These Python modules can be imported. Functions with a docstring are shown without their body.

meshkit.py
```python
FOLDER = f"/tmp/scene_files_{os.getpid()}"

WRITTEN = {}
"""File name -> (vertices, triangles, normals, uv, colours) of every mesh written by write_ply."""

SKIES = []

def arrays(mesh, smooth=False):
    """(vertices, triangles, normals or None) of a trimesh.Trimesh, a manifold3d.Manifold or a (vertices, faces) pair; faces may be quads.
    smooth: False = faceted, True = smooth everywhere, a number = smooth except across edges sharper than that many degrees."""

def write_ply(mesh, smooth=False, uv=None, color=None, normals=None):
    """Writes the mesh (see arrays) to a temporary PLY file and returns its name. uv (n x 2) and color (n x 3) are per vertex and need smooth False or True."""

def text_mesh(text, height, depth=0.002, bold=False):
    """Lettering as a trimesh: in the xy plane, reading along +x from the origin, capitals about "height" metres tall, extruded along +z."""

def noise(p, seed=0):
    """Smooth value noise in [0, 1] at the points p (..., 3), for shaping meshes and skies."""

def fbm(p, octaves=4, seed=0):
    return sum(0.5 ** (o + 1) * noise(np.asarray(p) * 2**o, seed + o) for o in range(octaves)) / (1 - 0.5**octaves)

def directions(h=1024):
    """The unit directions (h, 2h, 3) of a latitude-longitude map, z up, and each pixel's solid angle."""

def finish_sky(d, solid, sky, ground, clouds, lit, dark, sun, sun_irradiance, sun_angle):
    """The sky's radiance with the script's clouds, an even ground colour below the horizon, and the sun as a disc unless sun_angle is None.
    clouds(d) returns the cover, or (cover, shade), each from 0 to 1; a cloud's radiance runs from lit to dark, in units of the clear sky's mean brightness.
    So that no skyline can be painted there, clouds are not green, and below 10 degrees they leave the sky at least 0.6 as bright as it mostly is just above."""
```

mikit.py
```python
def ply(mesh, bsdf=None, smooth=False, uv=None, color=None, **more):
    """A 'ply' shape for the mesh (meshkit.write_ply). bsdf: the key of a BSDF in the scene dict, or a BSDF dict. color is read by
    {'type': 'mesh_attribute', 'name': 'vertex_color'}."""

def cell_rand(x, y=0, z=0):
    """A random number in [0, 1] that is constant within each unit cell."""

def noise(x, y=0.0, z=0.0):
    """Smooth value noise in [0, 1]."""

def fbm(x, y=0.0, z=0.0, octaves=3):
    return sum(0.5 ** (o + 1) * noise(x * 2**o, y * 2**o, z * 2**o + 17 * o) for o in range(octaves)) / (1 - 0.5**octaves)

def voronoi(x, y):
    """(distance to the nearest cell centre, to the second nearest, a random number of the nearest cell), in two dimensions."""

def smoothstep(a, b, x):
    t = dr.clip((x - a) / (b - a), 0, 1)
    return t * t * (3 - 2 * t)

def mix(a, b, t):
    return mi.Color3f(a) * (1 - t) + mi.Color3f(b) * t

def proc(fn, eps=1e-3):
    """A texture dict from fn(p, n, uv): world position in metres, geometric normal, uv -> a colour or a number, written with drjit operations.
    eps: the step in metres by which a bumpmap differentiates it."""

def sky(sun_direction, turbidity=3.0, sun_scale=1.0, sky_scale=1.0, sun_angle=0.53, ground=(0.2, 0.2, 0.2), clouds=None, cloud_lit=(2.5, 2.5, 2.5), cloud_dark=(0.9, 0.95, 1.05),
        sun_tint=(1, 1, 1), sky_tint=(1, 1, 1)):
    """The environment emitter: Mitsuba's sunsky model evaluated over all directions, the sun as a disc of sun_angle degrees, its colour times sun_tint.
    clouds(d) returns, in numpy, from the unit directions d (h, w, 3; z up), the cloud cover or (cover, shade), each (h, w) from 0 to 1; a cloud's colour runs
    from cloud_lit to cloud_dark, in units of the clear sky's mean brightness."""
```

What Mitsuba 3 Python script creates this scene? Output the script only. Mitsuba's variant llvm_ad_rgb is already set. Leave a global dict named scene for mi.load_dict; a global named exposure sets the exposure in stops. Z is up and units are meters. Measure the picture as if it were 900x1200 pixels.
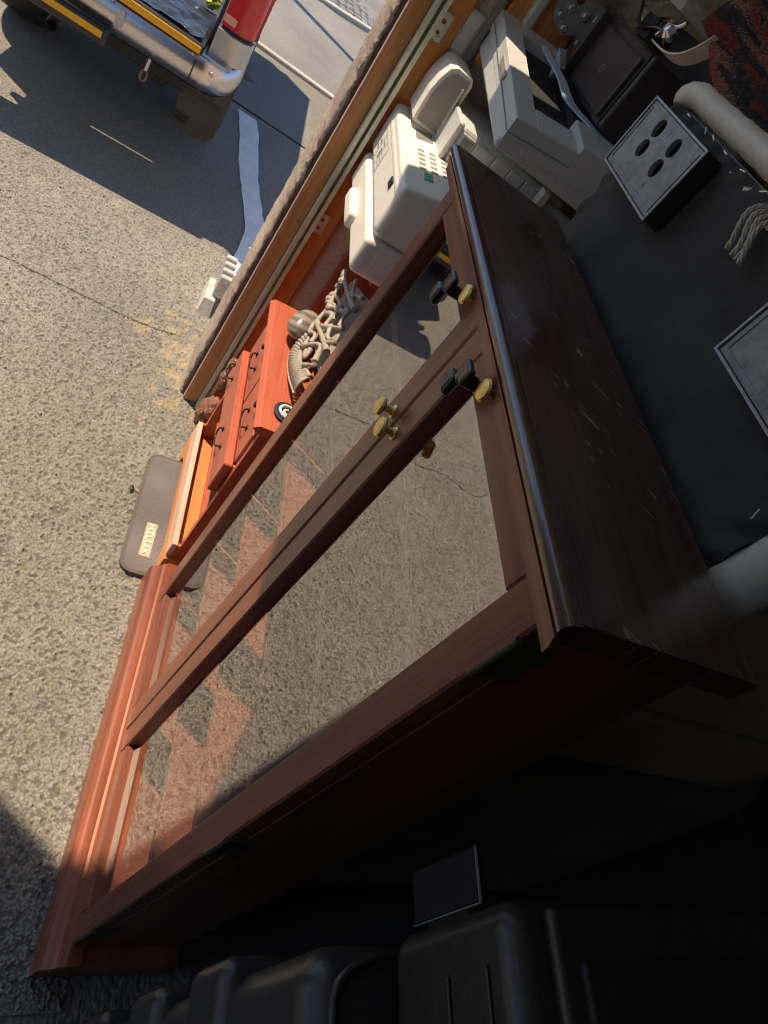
import math, numpy as np, trimesh, mitsuba as mi, drjit as dr, mikit, meshkit
from mikit import noise, fbm, voronoi, smoothstep, mix, proc, cell_rand
from shapely.geometry import Polygon, Point, box as sbox
from shapely.ops import unary_union
from scipy.spatial import cKDTree
T = mi.ScalarTransform4f
scene, labels = {'type': 'scene'}, {}

# ------------------------------------------------------------------ camera, daylight, exposure
RIGHT = np.array([-0.0962718, -0.79200891, 0.60287115])
DOWN = np.array([-0.7279003, -0.35709235, -0.58535989])
FWD = np.array([0.67889093, -0.49518374, -0.5421256])
M = np.eye(4); M[:3, 0], M[:3, 1], M[:3, 2], M[:3, 3] = -RIGHT, -DOWN, FWD, (0, 0, 1.6)
scene['camera'] = {'type': 'perspective', 'to_world': T(M.tolist()), 'fov': 61.43, 'fov_axis': 'x', 'near_clip': 0.02, 'far_clip': 2000.0,
                   'principal_point_offset_x': -0.0989, 'principal_point_offset_y': 0.0379}
AZ, EL = math.radians(52), math.radians(60)
SUN = [math.cos(EL) * math.cos(AZ), math.cos(EL) * math.sin(AZ), math.sin(EL)]
scene['daylight'] = mikit.sky(SUN, turbidity=3, sun_tint=(1.0, 0.965, 0.90))
exposure = 2.1

# ------------------------------------------------------------------ materials
def P(color, rough=0.5, **k):
    c = color if isinstance(color, dict) else {'type': 'rgb', 'value': list(color)}
    return {'type': 'principled', 'base_color': c, 'roughness': rough, **k}
def two(b): return {'type': 'twosided', 'bsdf': b}
def bump(b, fn, scale=1.0, eps=1e-3): return {'type': 'bumpmap', 'arbitrary': proc(fn, eps), 'scale': scale, 'bsdf': b}

def grain(axis, base, dark, fine=90.0, streak=0.55):
    """wood: streaks along one axis (0, 1, 2)"""
    def f(p, n, uv):
        c = [p.x, p.y, p.z]
        a = c[axis]; b = c[(axis + 1) % 3]; d = c[(axis + 2) % 3]
        w = fbm(a * 3.0, b * 22.0, d * 22.0, 3)
        s = noise(a * 6.0, b * fine * 3.3, d * fine * 3.3)
        s2 = noise(a * 40.0, b * fine * 7.0, d * fine * 7.0)
        t = smoothstep(0.25, 0.8, w) * streak + (s - 0.4) * 0.45 + smoothstep(0.7, 0.95, s2) * 0.35
        return mix(base, dark, dr.clip(t, 0, 1))
    return proc(f)

def speck(color, amount=0.25, scale=400.0, low=8.0):
    c = np.array(color)
    def f(p, n, uv):
        t = noise(p.x * scale, p.y * scale, p.z * scale) * 0.6 + fbm(p.x * low, p.y * low, p.z * low, 3) * 0.8 - 0.7
        return mi.Color3f(*[float(v) for v in c]) * (1 + amount * 2 * t)
    return proc(f)

def asphalt_color(p, n, uv):
    d1, d2, r = voronoi(p.x * 150.0, p.y * 150.0)
    grit = noise(p.x * 420.0, p.y * 420.0) * 0.5 + noise(p.x * 900.0, p.y * 900.0) * 0.5
    patch = fbm(p.x * 1.3 + 3, p.y * 1.3, 0.0, 4)
    c = mix((0.215, 0.200, 0.170), (0.240, 0.232, 0.212), smoothstep(0.35, 0.65, patch)) * (0.74 + 0.34 * r + 0.42 * (grit - 0.4))
    # dry sand swept against the door post and thin dusty patches
    q = noise(p.x * 60.0, p.y * 60.0) * 0.5 + fbm(p.x * 9.0, p.y * 9.0, 0.0, 3)
    dx, dy = p.x - 1.85, p.y + 0.16
    near = 1 - smoothstep(0.02, 0.20, dr.sqrt(dx * dx * 0.55 + dy * dy * 2.2))
    ex, ey = p.x - 1.75, p.y - 0.14
    near2 = 1 - smoothstep(0.0, 0.07, dr.sqrt(ex * ex * 0.5 + ey * ey))
    sand = smoothstep(0.72, 1.05, q * 0.75 + near * 0.5) * smoothstep(0.0, 0.2, near) + near2 * smoothstep(0.5, 0.85, q) * 0.7
    c = mix(c, (0.42, 0.33, 0.17), dr.clip(sand, 0, 1) * 0.55)
    # dark oil spots
    oil = smoothstep(0.77, 0.84, fbm(p.x * 3.1 + 11, p.y * 3.1, 0.0, 2))
    c = c * (1 - 0.35 * oil)
    # a fine crack that wanders across the yard
    w = p.y + 0.16 * p.x - 0.60 + 0.05 * (noise(p.x * 6.0) - 0.5) + 0.016 * (noise(p.x * 40.0) - 0.5)
    k = dr.select((p.x > 0.9) & (p.x < 2.2), dr.abs(w), 1.0)
    return mix((0.02, 0.02, 0.02), c, smoothstep(0.0004, 0.0024, k))
def asphalt_bump(p, n, uv):
    d1, d2, r = voronoi(p.x * 105.0, p.y * 105.0)
    q = noise(p.x * 33.0 + 5, p.y * 33.0)
    return smoothstep(0.0, 0.55, 0.75 - d1) * (0.3 + 0.7 * r) * (0.5 + 0.8 * q) + 0.35 * noise(p.x * 260.0, p.y * 260.0)
scene['m_yard'] = bump(P({'type': 'mesh_attribute', 'name': 'vertex_color'}, 0.72, specular=0.35), lambda p, n, uv: noise(p.x * 520.0, p.y * 520.0), 0.0012, 6e-4)
scene['m_asphalt_far'] = bump(P(proc(asphalt_color), 0.75, specular=0.35), asphalt_bump, 0.004, 2e-3)
scene['m_road'] = bump(P(speck((0.205, 0.20, 0.19), 0.3, 120.0, 2.0), 0.8, specular=0.3), lambda p, n, uv: noise(p.x * 90.0, p.y * 90.0), 0.004, 3e-3)
scene['m_paint'] = bump(P(speck((0.80, 0.80, 0.79), 0.16, 160.0, 12.0), 0.6), asphalt_bump, 0.002, 2e-3)
scene['m_kerb'] = P(speck((0.45, 0.42, 0.37), 0.25, 200.0), 0.8)
scene['m_cobble'] = P(speck((0.2, 0.2, 0.21), 0.4, 60.0), 0.8)
scene['m_plaster'] = bump(P(speck((0.60, 0.50, 0.36), 0.30, 220.0), 0.85), lambda p, n, uv: fbm(p.x * 130.0, p.y * 130.0, p.z * 130.0, 3), 0.010, 1.5e-3)
scene['m_roughcast'] = bump(P(speck((0.36, 0.29, 0.235), 0.5, 260.0), 0.9), lambda p, n, uv: fbm(p.x * 170.0, p.y * 170.0, p.z * 170.0, 3), 0.014, 1.5e-3)
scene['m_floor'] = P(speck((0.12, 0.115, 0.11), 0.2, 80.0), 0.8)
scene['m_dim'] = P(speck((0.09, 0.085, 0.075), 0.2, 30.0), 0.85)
scene['m_limewash'] = P(speck((0.72, 0.69, 0.62), 0.12, 30.0), 0.85)
def dark_wood(axis): return P(grain(axis, (0.240, 0.077, 0.040), (0.095, 0.029, 0.017)), 0.30, specular=0.55)
for a, k in ((0, 'x'), (2, 'z')):
    scene['m_dark_' + k] = dark_wood(a)
def top_color(p, n, uv):
    w = fbm(p.x * 3.0 + 1.5 * noise(p.x * 4.0, p.y * 12.0), p.y * 20.0 + 1.2 * noise(p.x * 5.0, p.y * 9.0), 0.0, 4); s = noise(p.x * 14.0, p.y * 300.0)
    c = mix((0.105, 0.046, 0.033), (0.042, 0.018, 0.014), dr.clip(smoothstep(0.3, 0.75, w) * 0.7 + (s - 0.4) * 0.5, 0, 1))
    sc = smoothstep(0.86, 0.95, noise(p.x * 9.0 + p.y * 60.0, p.y * 150.0 - p.x * 190.0)) * smoothstep(0.50, 0.65, noise(p.x * 7.0, p.y * 7.0 + 3))
    return mix(c, (0.30, 0.23, 0.18), sc * 0.75)
def top_rough(p, n, uv): return 0.12 + 0.34 * smoothstep(0.3, 0.7, fbm(p.x * 7.0, p.y * 11.0, 2.0, 3))
scene['m_top'] = P(proc(top_color), proc(top_rough), specular=0.75, clearcoat=0.7, clearcoat_gloss=0.7)
scene['m_mould'] = {'type': 'roughplastic', 'alpha': 0.05, 'int_ior': 1.95, 'nonlinear': True, 'diffuse_reflectance': grain(0, (0.250, 0.079, 0.040), (0.095, 0.029, 0.017))}
scene['m_cornice'] = P(grain(0, (0.250, 0.079, 0.040), (0.095, 0.029, 0.017), 60.0, .7), 0.33, specular=0.5)
scene['m_plinth'] = P(grain(0, (0.300, 0.088, 0.042), (0.105, 0.031, 0.018), 60.0, 0.6), 0.30, specular=0.5)
scene['m_inside'] = P((0.33, 0.098, 0.048), 0.5)
scene['m_red_x'] = P(grain(0, (0.49, 0.122, 0.062), (0.29, 0.060, 0.035)), 0.35, specular=0.5)
scene['m_red_z'] = P(grain(2, (0.42, 0.10, 0.045), (0.28, 0.055, 0.028)), 0.35, specular=0.5)
scene['m_pine'] = P(grain(0, (0.62, 0.26, 0.085), (0.46, 0.17, 0.055)), 0.4, specular=0.5)
scene['m_edge'] = P(grain(0, (0.70, 0.47, 0.36), (0.52, 0.30, 0.2)), 0.4)
scene['m_post'] = P(grain(2, (0.54, 0.26, 0.09), (0.33, 0.14, 0.05), 40.0), 0.45)
scene['m_board'] = P(grain(2, (0.68, 0.27, 0.065), (0.45, 0.15, 0.035), 40.0), 0.42)
scene['m_glass'] = {'type': 'thindielectric', 'int_ior': 3.0, 'ext_ior': 1.0}
scene['m_brass'] = {'type': 'roughconductor', 'material': 'Au', 'alpha': 0.16, 'specular_reflectance': {'type': 'rgb', 'value': [0.86, 0.84, 0.78]}}
scene['m_gloss_black'] = P((0.012, 0.012, 0.013), 0.12, specular=0.6)
scene['m_chrome'] = {'type': 'roughconductor', 'material': 'Cr', 'alpha': 0.09}
scene['m_steel'] = {'type': 'roughconductor', 'material': 'Al', 'alpha': 0.32, 'specular_reflectance': {'type': 'rgb', 'value': [0.62, 0.64, 0.62]}}
scene['m_galv'] = P(speck((0.60, 0.62, 0.50), 0.15, 90.0), 0.4, metallic=0.25)
scene['m_silver'] = P((0.50, 0.51, 0.53), 0.28, metallic=0.7, clearcoat=0.8)
scene['m_black_plastic'] = bump(P(speck((0.036, 0.033, 0.030), 0.25, 300.0), 0.34, specular=0.5), lambda p, n, uv: noise(p.x * 700.0, p.y * 700.0, p.z * 700.0), 0.0002)
scene['m_black_matt'] = P(speck((0.017, 0.017, 0.018), 0.3, 200.0), 0.6)
scene['m_tape'] = P(speck((0.85, 0.42, 0.015), 0.12, 120.0), 0.45)
scene['m_lens'] = P((0.55, 0.012, 0.02), 0.12, specular=0.6, clearcoat=1.0)
scene['m_lens_pale'] = P((0.72, 0.36, 0.22), 0.15, specular=0.6, clearcoat=1.0)
scene['m_rubber'] = P(speck((0.075, 0.062, 0.055), 0.25, 150.0), 0.6)
scene['m_cream'] = bump(P(speck((0.72, 0.685, 0.60), 0.04, 500.0), 0.42), lambda p, n, uv: noise(p.x * 900.0, p.y * 900.0, p.z * 900.0), 0.0003)
scene['m_lightgrey'] = P(speck((0.50, 0.50, 0.475), 0.04, 500.0), 0.4)
scene['m_grey_plastic'] = P(speck((0.27, 0.25, 0.225), 0.05, 500.0), 0.42)
scene['m_print'] = P((0.20, 0.21, 0.21), 0.5)
scene['m_green_print'] = P((0.10, 0.36, 0.20), 0.5)
scene['m_screen'] = P((0.20, 0.21, 0.17), 0.25)
scene['m_blue_plastic'] = P((0.42, 0.50, 0.58), 0.3)
scene['m_printer_black'] = P(speck((0.055, 0.043, 0.043), 0.12, 300.0), 0.24, specular=0.6)
def felt(p, n, uv):
    t = noise(p.x * 900.0, p.z * 900.0, p.y * 300.0) * 0.5 + fbm(p.x * 14.0 + p.z * 9, p.z * 14.0 - p.x * 8, 0.0, 3) * 0.9
    return mix((0.032, 0.029, 0.027), (0.074, 0.068, 0.064), dr.clip(t - 0.2, 0, 1))
scene['m_felt'] = bump(P(proc(felt), 0.8, specular=0.25), lambda p, n, uv: fbm(p.x * 30.0, p.z * 30.0, p.y * 30.0, 4), 0.006, 2e-3)
scene['m_leather'] = bump(P(speck((0.60, 0.535, 0.42), 0.10, 150.0, 10.0), 0.42), lambda p, n, uv: fbm(p.x * 70.0, p.y * 70.0, p.z * 70.0, 3), 0.0018, 2e-3)
scene['m_leather_dull'] = bump(P(speck((0.58, 0.515, 0.40), 0.12, 150.0, 10.0), 0.5), lambda p, n, uv: fbm(p.x * 45.0, p.y * 45.0, p.z * 45.0, 4), 0.006, 2e-3)
scene['m_cloth_grey'] = bump(P(speck((0.26, 0.24, 0.21), 0.3, 500.0), 0.9), lambda p, n, uv: noise(p.x * 500.0, p.y * 500.0, p.z * 500.0), 0.001)
def foot_col(p, n, uv):
    t = fbm(p.x * 70.0, p.z * 70.0, p.y * 70.0, 4); s = smoothstep(0.74, 0.86, fbm(p.x * 130.0, p.z * 60.0, 3.0, 3))
    return mix(mix((0.17, 0.178, 0.19), (0.25, 0.258, 0.27), smoothstep(0.3, 0.7, t)), (0.04, 0.04, 0.042), s * 0.6)
scene['m_foot'] = P(proc(foot_col), 0.38, specular=0.5)
scene['m_foot_edge'] = P(speck((0.36, 0.38, 0.40), 0.2, 200.0), 0.4)
scene['m_mat'] = bump(P(speck((0.180, 0.163, 0.162), 0.45, 900.0), 0.95), lambda p, n, uv: noise(p.x * 600.0, p.y * 600.0), 0.004, 8e-4)
scene['m_mat_edge'] = P(speck((0.11, 0.095, 0.085), 0.2, 600.0), 0.8)
scene['m_mat_letter'] = P(speck((0.44, 0.385, 0.27), 0.15, 500.0), 0.8)
def egg_col(p, n, uv):
    w = p.z * 150.0 + p.x * 70.0 + 5.0 * fbm(p.x * 14.0, p.y * 14.0, p.z * 14.0, 3)
    s = smoothstep(0.25, 0.75, 0.5 + 0.5 * dr.sin(w * 2.2))
    return mix((0.27, 0.24, 0.195), (0.11, 0.088, 0.07), s * 0.75)
scene['m_egg'] = P(proc(egg_col), 0.25, specular=0.5)
scene['m_carving'] = P(speck((0.335, 0.295, 0.235), 0.22, 160.0, 30.0), 0.5)
scene['m_swirl'] = P((0.05, 0.055, 0.075), 0.2, specular=0.6)
scene['m_iron'] = P((0.035, 0.030, 0.026), 0.3, metallic=0.6)
scene['m_leather_brown'] = bump(P(speck((0.22, 0.10, 0.06), 0.3, 120.0, 25.0), 0.4), lambda p, n, uv: fbm(p.x * 60.0, p.y * 60.0, p.z * 60.0, 3), 0.01)
scene['m_white'] = P(speck((0.50, 0.485, 0.45), 0.3, 90.0), 0.45)
def rug_col(p, n, uv):
    a = p.x * 260.0; b = (p.y * 0.7 - p.z * 0.9) * 300.0
    ia, ib = dr.floor(a + 0.5 * cell_rand(dr.floor(b), 1.0)), dr.floor(b)
    band = fbm(ia * 0.022 + 2.0, ib * 0.10, 4.0, 3) + 0.12 * (cell_rand(ia, ib, 5) - 0.5)
    c = mix((0.30, 0.050, 0.032), (0.26, 0.14, 0.08), smoothstep(0.40, 0.44, band))
    c = mix(c, (0.030, 0.030, 0.036), smoothstep(0.50, 0.52, band))
    c = mix(c, (0.19, 0.03, 0.02), smoothstep(0.64, 0.66, band))
    return c * (0.45 + 0.8 * cell_rand(ia, ib, 3))
scene['m_rug'] = bump(P(proc(rug_col), 0.95), lambda p, n, uv: dr.abs(dr.sin(p.x * 640.0)) * dr.abs(dr.sin((p.y * 0.7 - p.z * 0.9) * 640.0)), 0.003, 5e-4)
scene['m_fringe'] = P(speck((0.46, 0.41, 0.32), 0.2, 300.0), 0.9)
scene['m_vis_yellow'] = P((0.42, 0.44, 0.05), 0.6)
scene['m_staple'] = P((0.75, 0.76, 0.76), 0.3, metallic=0.6)
scene['m_hinge'] = P((0.10, 0.085, 0.055), 0.45, metallic=0.5)

# ------------------------------------------------------------------ mesh helpers
def cat(*m): return trimesh.util.concatenate([x for x in m])
def hull(pts): return trimesh.convex.convex_hull(np.asarray(pts, float))
def bx(x0, x1, y0, y1, z0, z1, b=0.002):
    c = []
    for sx, x in ((-1, x0), (1, x1)):
        for sy, y in ((-1, y0), (1, y1)):
            for sz, z in ((-1, z0), (1, z1)):
                c += [(x - sx * b, y - sy * b, z), (x - sx * b, y, z - sz * b), (x, y - sy * b, z - sz * b)]
    return hull(c) if b > 0 else trimesh.creation.box(bounds=[[x0, y0, z0], [x1, y1, z1]])
def rbx(x0, x1, y0, y1, z0, z1, r, n=4, axes=(1, 1, 1)):
    s = trimesh.creation.icosphere(subdivisions=2, radius=1.0).vertices
    r3 = np.array([r * a if a else 1e-4 for a in axes])
    pts = []
    for x in (x0 + r3[0], x1 - r3[0]):
        for y in (y0 + r3[1], y1 - r3[1]):
            for z in (z0 + r3[2], z1 - r3[2]):
                pts.append(s * r3 + (x, y, z))
    return hull(np.vstack(pts))
def prism(poly, a0, a1, axis):
    """polygon in the two other axes (in x,y,z order), extruded from a0 to a1 along axis"""
    m = trimesh.creation.extrude_polygon(poly if isinstance(poly, Polygon) else Polygon(poly), a1 - a0, engine='earcut')
    v = m.vertices.copy(); o = np.zeros_like(v); rest = [i for i in range(3) if i != axis]
    o[:, rest[0]], o[:, rest[1]], o[:, axis] = v[:, 0], v[:, 1], v[:, 2] + a0
    f = m.faces if axis != 1 else m.faces[:, ::-1]
    return trimesh.Trimesh(o, f, process=False)
def tube(pts, r, n=10, cap=True):
    pts = np.asarray(pts, float); N = len(pts); r = np.broadcast_to(np.asarray(r, float), (N,))
    t = np.gradient(pts, axis=0); t /= np.linalg.norm(t, axis=1, keepdims=True)
    a = np.cross(t[0], [0.3, 0.5, 0.81]); a /= np.linalg.norm(a); rings = []
    for i in range(N):
        a = a - t[i] * (a @ t[i]); a /= np.linalg.norm(a); b = np.cross(t[i], a)
        ang = np.linspace(0, 2 * np.pi, n, endpoint=False)
        rings.append(pts[i] + r[i] * (np.cos(ang)[:, None] * a + np.sin(ang)[:, None] * b))
    v = np.vstack(rings + [pts[:1], pts[-1:]]); f = []
    for i in range(N - 1):
        for j in range(n):
            k = (j + 1) % n
            f += [(i * n + j, i * n + k, (i + 1) * n + k), (i * n + j, (i + 1) * n + k, (i + 1) * n + j)]
    if cap:
        for j in range(n):
            k = (j + 1) % n
            f += [(N * n, k, j), (N * n + 1, (N - 1) * n + j, (N - 1) * n + k)]
    return trimesh.Trimesh(v, f, process=False)
def smooth_path(pts, n=40):
    from scipy.interpolate import CubicSpline
    pts = np.asarray(pts, float); t = np.r_[0, np.cumsum(np.linalg.norm(np.diff(pts, axis=0), axis=1))]
    return CubicSpline(t, pts)(np.linspace(0, t[-1], n))
def lathe(profile, origin, direction, n=20):
    """profile: (radius, height) pairs; height runs along direction"""
    m = trimesh.creation.revolve(np.asarray(profile, float), sections=n)
    R = trimesh.geometry.align_vectors([0, 0, 1], np.asarray(direction, float)); m.apply_transform(R); m.apply_translation(origin)
    return m
used = {}
def name(k):
    if k not in used: used[k] = 0; return k
    used[k] += 1; return f'{k}_{used[k]:03d}'
def obj(key, mesh, bsdf, smooth=30, **kw):
    key = name(key); scene[key] = mikit.ply(mesh, bsdf, smooth, **kw); return key
def lab(key, label=None, category=None, group=None, kind=None):
    d = {k: v for k, v in dict(label=label, category=category, group=group, kind=kind).items() if v}
    labels[key] = {**labels.get(key, {}), **d}
def struct(key, mesh, bsdf, smooth=False, **k):
    key = obj(key, mesh, bsdf, smooth, **k); lab(key, kind='structure'); return key
def rotz(m, deg, about):
    m.apply_transform(trimesh.transformations.rotation_matrix(math.radians(deg), [0, 0, 1], about)); return m
rng = np.random.default_rng(7)

# ------------------------------------------------------------------ ground, yard, road
def sheet(x0, x1, y0, y1, z): return trimesh.Trimesh([[x0, y0, z], [x1, y0, z], [x1, y1, z], [x0, y1, z]], [[0, 1, 2], [0, 2, 3]], process=False)
struct('ground', sheet(-400, 400, -400, 400, -0.016), 'm_asphalt_far')
SAND = [(2.034, -.048, .07, .62), (2.00, -.20, .15, .75), (1.88, -.24, .15, .8), (1.72, -.22, .12, .6)]
CRACKS = [[(2.058, -.162), (2.034, -.017), (2.043, .148), (2.051, .292), (2.05, .389), (1.995, .488), (1.94, .56), (1.948, .712), (1.905, .826), (1.943, .956)]]
def yard():
    x0, x1, y0, y1, s = 0.15, 2.75, -0.35, 0.99, 0.0022
    X, Y = np.meshgrid(np.arange(x0, x1 + s, s), np.arange(y0, y1 + s, s), indexing='ij')
    cell = 0.0074
    gx, gy = np.meshgrid(np.arange(x0 - .03, x1 + .03, cell), np.arange(y0 - .03, y1 + .03, cell), indexing='ij')
    c = np.c_[gx.ravel(), gy.ravel()] + rng.uniform(-.0052, .0052, (gx.size, 2))
    pxy = np.c_[X.ravel(), Y.ravel()]
    wob = .0016 * np.c_[meshkit.noise(np.c_[pxy * 230, np.zeros(len(pxy))], 1) - .5, meshkit.noise(np.c_[pxy * 230, np.ones(len(pxy))], 2) - .5]
    d, i = cKDTree(c).query(pxy + wob, k=2)
    who = i[:, 0]; hgt = rng.uniform(0.45, 1.0, len(c)) * np.where(rng.uniform(size=len(c)) < .14, .03, 1.0); tilt = rng.normal(0, .22, (len(c), 2))
    crev = np.clip((d[:, 1] - d[:, 0]) / .0023, 0, 1)
    h = (crev * hgt[who]).reshape(X.shape)
    fine = meshkit.noise(np.c_[pxy * 170, np.zeros(len(pxy))], 7).reshape(X.shape)
    pn = np.c_[X.ravel() * 3, Y.ravel() * 3, np.zeros(X.size)]
    Z = 0.0050 * h + (crev * ((pxy - c[who]) * tilt[who]).sum(1)).reshape(X.shape) + 0.0016 * fine + 0.006 * (meshkit.fbm(pn, 3, seed=4).reshape(X.shape) - 0.5) - 0.0035
    edge = np.minimum.reduce([X - x0, x1 - X, Y - y0, y1 - Y]); Z -= 0.012 * np.clip(1 - edge / 0.05, 0, 1)
    n, m = X.shape; v = np.c_[X.ravel(), Y.ravel(), Z.ravel()]
    a = (np.arange(n - 1)[:, None] * m + np.arange(m - 1)).ravel()
    tone = rng.uniform(0.91, 1.08, (len(c), 1)) * np.where(rng.uniform(size=(len(c), 1)) < .3, [[.985, .985, .97]], [[1.0, .98, .925]])
    col = tone[who] * np.clip(0.50 + 1.3 * h.ravel()[:, None], 0, 1) * (.86 + .28 * fine.ravel()[:, None])     # stones in darker bitumen
    # dry yellow sand lodged between the stones by the door post, and two hairline cracks
    q = meshkit.fbm(np.c_[v[:, :2] * 26, np.zeros(len(v))], 4, seed=2)
    sand = np.zeros(len(v))
    for cx, cy, r, g in SAND: sand = np.maximum(sand, g * np.exp(-((v[:, 0] - cx) ** 2 * .5 + (v[:, 1] - cy) ** 2 * 1.6) / r ** 2))
    sand = np.clip((sand * .8 + q * 1.3 - 1.0) * 3, 0, 1)[:, None]
    col = col * (1 - .5 * sand) + .5 * sand * np.array([1.75, 1.45, .85]) * tone[who] ** .4
    for line in CRACKS:
        P_ = smooth_path(np.c_[np.array(line), np.zeros(len(line))], 400)[:, :2]; P_ += .006 * (meshkit.fbm(np.c_[np.arange(400) * .12, np.zeros(400), np.zeros(400)], 3, seed=3)[:, None] - .5) * [.3, 1]
        dd = cKDTree(P_).query(v[:, :2], distance_upper_bound=.006)[0]; cut = np.clip(1 - dd / .0036, 0, 1)
        v[:, 2] -= .006 * cut; col *= (1 - .9 * np.clip(cut * 1.6, 0, 1))[:, None]
    # broad grey and pale worn patches
    wp = meshkit.fbm(np.c_[v[:, :2] * 2.4, np.ones(len(v))], 4, seed=21)[:, None]
    col = col * (1 + .55 * (wp - .5)) * np.array([1, 1, 1])
    return trimesh.Trimesh(v, np.vstack([np.c_[a, a + m, a + m + 1], np.c_[a, a + m + 1, a + 1]]), process=False), col
ym, yc = yard()
struct('yard_asphalt', ym, 'm_yard', True, color=yc * np.array([.280, .270, .248]))
struct('yard_apron', sheet(2.68, 4.352, -6, 14, -0.004), 'm_asphalt_far')
struct('verge_asphalt', sheet(4.376, 5.53, -8, 20, -0.004), 'm_asphalt_far')
struct('road', sheet(5.59, 8.06, -30, 60, -0.003), 'm_road')
# the painted line wanders a little, as in the photograph
def line():
    c = np.array([[2.60, -.325], [2.72, -.325], [3.0, -.345], [3.2, -.318], [3.6, -.24], [3.87, -.205], [4.10, -.175], [4.29, -.14]])
    q = smooth_path(np.c_[c, np.zeros(len(c))], 90)[:, :2]
    w = 0.045 + 0.007 * (meshkit.noise(np.c_[q * 17, np.zeros(90)], 3)[:, None] - .5) + np.linspace(0, .014, 90)[:, None]
    e1 = q + [0, 1] * w; e2 = q - [0, 1] * (w + 0.006 * (meshkit.noise(np.c_[q * 40, np.ones(90)], 5)[:, None] - .5))
    v = np.c_[np.vstack([e1, e2]), np.full(180, 0.001)]
    i = np.arange(89)
    return trimesh.Trimesh(v, np.vstack([np.c_[i, 90 + i, 91 + i], np.c_[i, 91 + i, i + 1]]), process=False)
struct('painted_line', line(), 'm_paint')
struct('drain_slot', sheet(4.352, 4.376, -8, 20, -0.012), 'm_black_matt')
struct('road_edging', bx(5.53, 5.59, -30, 60, -0.05, 0.022, 0.006), 'm_kerb')
ke = bx(8.06, 8.14, -30, 60, -0.05, 0.03, 0.008); rotz(ke, 30, (8.1, -.42, 0)); struct('far_edging', ke, 'm_kerb')
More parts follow.
